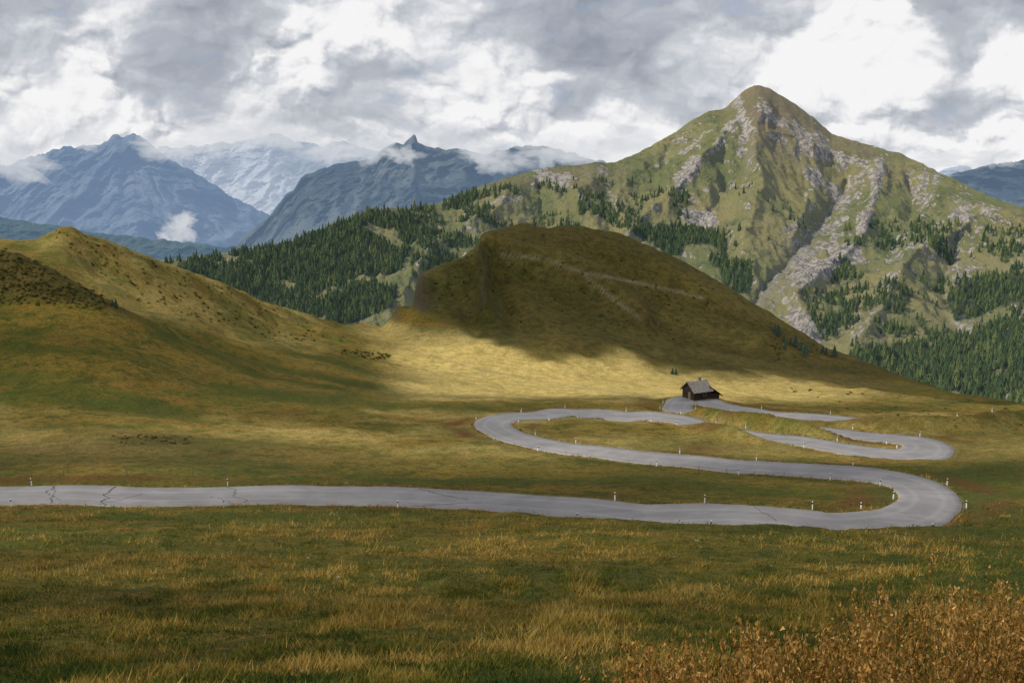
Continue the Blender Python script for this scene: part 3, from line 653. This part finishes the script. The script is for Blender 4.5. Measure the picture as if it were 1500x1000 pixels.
# ------------------------------------------------------------ shrubs
def shrub(seed,n=90):
    r=np.random.default_rng(seed); c=r.normal(0,1,(n,3)); c/=np.linalg.norm(c,axis=1,keepdims=True); c*=r.uniform(.55,1,(n,1))*np.array([.6,.6,.5]); c[:,2]=np.abs(c[:,2])*1.0; c*=1+.3*np.sin(c[:,:1]*9+seed)
    d1=r.normal(0,.1,(n,3)); d2=r.normal(0,.1,(n,3)); V=np.stack([c-d1,c+d1,c+d2],1).reshape(-1,3); return V,np.arange(len(V)).reshape(-1,3)
SH=[shrub(i) for i in range(4)]
M_sh=tintmat('shrub_leaves',[(0,(.026,.032,.010)),(.7,(.06,.062,.016)),(1,(.11,.09,.02))])
SP=[]
for pl,nn_ in [([(0,362),(60,385),(190,455),(0,445)],520),([(60,335),(110,340),(260,392),(420,455),(520,500),(400,500),(200,440)],260),([(1120,490),(1220,500),(1260,530),(1130,530)],45),([(620,400),(760,332),(1100,440),(1000,500),(640,460)],200),([(500,510),(580,520),(560,528),(500,520)],60),([(1100,560),(1500,600),(1500,640),(1200,600)],50),([(160,636),(290,640),(280,650),(180,650)],110)]:
    a=np.array(pl); g=0
    for _ in range(nn_*6):
        q=(random.uniform(a[:,0].min(),a[:,0].max()),random.uniform(a[:,1].min(),a[:,1].max()))
        if inpoly(np.array(q[0]),np.array(q[1]),pl):
            h=hit(bvh2,*q)
            if h is not None and kd.find((h.x,h.y,0))[2]>5: SP.append(h[:]); g+=1
        if g>=nn_: break
SP=np.array(SP); scatter('shrubs',SP-np.array([0,0,.15]),rng.uniform(.35,1.1,len(SP))*np.clip(SP[:,1]/330,.6,1.3),SH,M_sh)
CP=[]
for q in [(1140,492),(1148,500),(1158,505),(1165,508),(1172,513),(1150,512),(1205,516),(1210,520),(1135,485),(1180,520),(165,447),(170,449),(985,548),(990,549),(1222,522)]:
    h=hit(bvh2,*q)
    if h is not None: CP.append(h[:])
TPN=[conifer(20+i,9,9) for i in range(4)]
for p in np.array(CP):
    v,f=TPN[random.randrange(4)]; h=random.uniform(3,7)*(.4 if p[1]<420 else 1)
    mk_mesh('conifer_tree',v*h*np.array([1.1,1.1,1])+p,f,M_con,dict(tint=np.full(len(v),random.random()*.6)),smooth=False)
import bmesh
M_st=simple('pale_stone',(.16,.14,.11),.9,(.30,.27,.23),3)
bm=bmesh.new(); bmesh.ops.create_icosphere(bm,subdivisions=2,radius=1); iv=np.array([v.co[:] for v in bm.verts]); fi=np.array([[v.index for v in f.verts] for f in bm.faces]); bm.free()
V=[];Fa=[]
for _ in range(34):
    h=hit(bvh2,random.uniform(-50,1550),random.uniform(600,860))
    if h is None or kd.find((h.x,h.y,0))[2]<5: continue
    s_=random.uniform(.06,.16); v=iv*(1+rng.uniform(-.25,.25,(len(iv),1)))*s_*np.array([1.3,1,.6])+np.array(h[:]); Fa.append(fi+len(iv)*len(V)); V.append(v)
mk_mesh('stones',np.concatenate(V),np.concatenate(Fa),M_st,smooth=False)
# ------------------------------------------------------------ low cloud wisps (volumes)
def cloud_mat(sig,br):
    m=bpy.data.materials.new('cloud_vapour'); m.use_nodes=True; m.cycles.emission_sampling='NONE'; t=m.node_tree; t.nodes.clear(); o=t.nodes.new('ShaderNodeOutputMaterial')
    s=t.nodes.new('ShaderNodeVolumeAbsorption'); s.inputs['Density'].default_value=sig; s.inputs['Color'].default_value=(0,0,0,1)
    e=t.nodes.new('ShaderNodeEmission'); e.inputs['Strength'].default_value=sig*br; e.inputs['Color'].default_value=(.92,.95,1,1)  # self-glow stands in for sunlight scattered inside the cloud
    a=t.nodes.new('ShaderNodeAddShader'); t.links.new(s.outputs[0],a.inputs[0]); t.links.new(e.outputs[0],a.inputs[1]); t.links.new(a.outputs[0],o.inputs['Volume']); return m
bm=bmesh.new(); bmesh.ops.create_icosphere(bm,subdivisions=5,radius=1); IV=np.array([v.co[:] for v in bm.verts]); IF=np.array([[v.index for v in f.verts] for f in bm.faces]); bm.free()
def wisp(px,py,D,w,h,seed,sig=1.5,br=.72):
    c=W(px,py,D); k=D/F; r=np.random.default_rng(seed); P_=IV
    n=fbm(P_[:,0]*2+seed,P_[:,1]*2+P_[:,2]*2.7,5,seed,.62)+.6*fbm(P_[:,2]*3+seed,P_[:,0]*3-P_[:,1]*2,4,seed+9,.62)
    v=P_*(1+.95*n)[:,None]*np.array([w*k,w*k*.5,h*k]); v[:,0]+=v[:,2]*r.uniform(-.5,.5)
    mk_mesh('cloud',v+c,IF,cloud_mat(sig/(w*k),br),smooth=True)
for a in [(262,334,4200,22,19,1),(240,348,4200,11,9,2,1.2),(272,322,4200,13,10,14,1.2),(25,238,6800,46,24,3,1.3),(120,206,6800,30,12,23,1.0),(250,216,6800,38,18,24,1.2),(545,222,4300,36,15,4,1.2),(590,228,4200,20,12,25,1.2),(735,238,4100,34,18,6,1.2),(800,222,3900,42,22,26,1.2),(860,224,3600,50,20,7,1.1),(925,206,3600,38,18,8,1.1),(320,204,9000,54,18,9,1.2),(490,222,6600,36,18,10,1.2),(1375,236,5000,40,14,12,1.1),(1455,232,5000,36,12,13,1.1),(400,200,9000,54,16,18,1.2),(660,208,6400,46,20,19,1.3),(700,224,4100,28,14,30,1.0)]: wisp(*a)
# ------------------------------------------------------------ sun + unseen cloud sheet shaped to shade the ground
S=np.array([-.74,-.20,.64]); S/=np.linalg.norm(S)
sun=bpy.data.lights.new('sun','SUN'); sun.energy=5.0; sun.angle=math.radians(.6); sun.color=(1,.92,.78)
so=bpy.data.objects.new('sun',sun); scene.collection.objects.link(so); so.rotation_euler=Vector(S).to_track_quat('Z','Y').to_euler()
gx_,gy_=np.meshgrid(np.arange(-340,520,5.),np.arange(-60,760,5.))
gz=np.interp(gy_,[0,20,85,130,225,300,420,560,760],[-1,-10,-32,-44,-60,-72,-80,-70,-90])
n1=fbm(gx_/60,gy_/60,5,101); n2=fbm(gx_/140,gy_/140,3,102); n3=fbm(gx_/45,gy_/18,4,103)
al=.58+.85*n3+.4*n1
gap=np.exp(-(dpoly(gx_+16*n1,gy_+20*n1,[(-70,410),(-20,395),(40,345),(95,318),(190,322)])/34)**2)
mid=sst(gx_+30*n1-(430-gy_)*.9,-85,-40)*sst(gy_+35*n1,385,450)*(1-sst(gx_,230,300))
left=np.exp(-(((gx_+125)/55)**2+((gy_-330)/50)**2))
shd=np.exp(-(((gx_+125)/28)**2+((gy_-276)/16)**2))
lm=np.exp(-(((gx_+90)/75)**2+((gy_-250)/28)**2))
gap2=np.exp(-(dpoly(gx_,gy_+10*n1,[(-150,200),(0,195),(60,185)])/13)**2)*.6
top=np.clip(np.exp(-(dpoly(gx_,gy_,[(0,545),(60,560),(95,545)])/24)**2)*.9+np.exp(-(dpoly(gx_,gy_,[(60,470),(130,500)])/18)**2)*.4+np.exp(-(dpoly(gx_,gy_,[(-30,505),(-12,525)])/14)**2)*.4,0,1)
al=np.maximum(al,.86*lm)*(1-.85*left)*(1-gap2)
al=al*(1-.98*gap)
al=np.maximum(al,(.80+.45*n1)*mid*(1-gap)*(1-top)); al=np.maximum(al,.95*shd)
eg=np.minimum(np.minimum(gx_+340,515-gx_),np.minimum(gy_+60,755-gy_)); al*=sst(eg,0,50)
tpar=(260-gz)/S[2]
CV=np.stack([gx_+S[0]*tpar,gy_+S[1]*tpar,260+0*gz+10*n1],-1)
b=NB('cloud_deck_vapour'); tr=b.n('ShaderNodeBsdfTransparent'); di=b.n('ShaderNodeBsdfTranslucent'); di.inputs[0].default_value=(.9,.9,.92,1); df=b.n('ShaderNodeBsdfDiffuse'); df.inputs[0].default_value=(.9,.9,.92,1)
ms_=b.n('ShaderNodeMixShader'); b.l(di.outputs[0],ms_.inputs[1]); b.l(df.outputs[0],ms_.inputs[2]); ms_.inputs[0].default_value=.5
m2=b.n('ShaderNodeMixShader'); b.l(b.math('ADD',b.attr('dens'),0.0,True),m2.inputs[0]); b.l(tr.outputs[0],m2.inputs[1]); b.l(ms_.outputs[0],m2.inputs[2]); b.l(m2.outputs[0],b.o.inputs[0])
mk_mesh('cloud',CV,gridfaces(*gx_.shape),b.m,dict(dens=np.clip(al,0,.95)))  # added out of view; opacity laid out along the sun to place shadows
# ------------------------------------------------------------ world (broken cloud cover over a clear sky)
w=bpy.data.worlds.new('World'); scene.world=w; w.use_nodes=True; t=w.node_tree; t.nodes.clear()
def N(ty,**k):
    x=t.nodes.new(ty)
    for a,b_ in k.items(): setattr(x,a,b_)
    return x
lk=t.links.new
out=N('ShaderNodeOutputWorld'); tc=N('ShaderNodeTexCoord')
sky=N('ShaderNodeTexSky'); sky.sky_type='NISHITA'; sky.sun_disc=False; sky.sun_elevation=math.asin(S[2]); sky.sun_rotation=math.atan2(S[0],S[1])
bgs=N('ShaderNodeBackground'); bgs.inputs[1].default_value=.10; lk(sky.outputs[0],bgs.inputs[0])
nz=N('ShaderNodeTexNoise'); lk(tc.outputs['Generated'],nz.inputs['Vector']); nz.inputs['Scale'].default_value=5; nz.inputs['Detail'].default_value=3
cr_=N('ShaderNodeValToRGB'); lk(nz.outputs['Fac'],cr_.inputs[0]); e=cr_.color_ramp.elements
e[0].position=.35; e[0].color=(.42,.45,.50,1); e[1].position=.65; e[1].color=(.92,.92,.92,1)
bgc=N('ShaderNodeBackground'); lk(cr_.outputs[0],bgc.inputs[0]); bgc.inputs[1].default_value=1.0
mx=N('ShaderNodeMixShader'); mx.inputs[0].default_value=.85; lk(bgs.outputs[0],mx.inputs[1]); lk(bgc.outputs[0],mx.inputs[2]); lk(mx.outputs[0],out.inputs[0])
# ------------------------------------------------------------ camera
cam=bpy.data.cameras.new('camera'); co=bpy.data.objects.new('camera',cam); scene.collection.objects.link(co)
cam.sensor_width=36; cam.lens=F*36/1500; cam.clip_end=80000; cam.clip_start=.1
co.location=(0,0,0); co.rotation_euler=(math.pi/2-A,0,0); scene.camera=co
scene.view_settings.view_transform='Standard'; scene.view_settings.look='None'; scene.view_settings.exposure=0
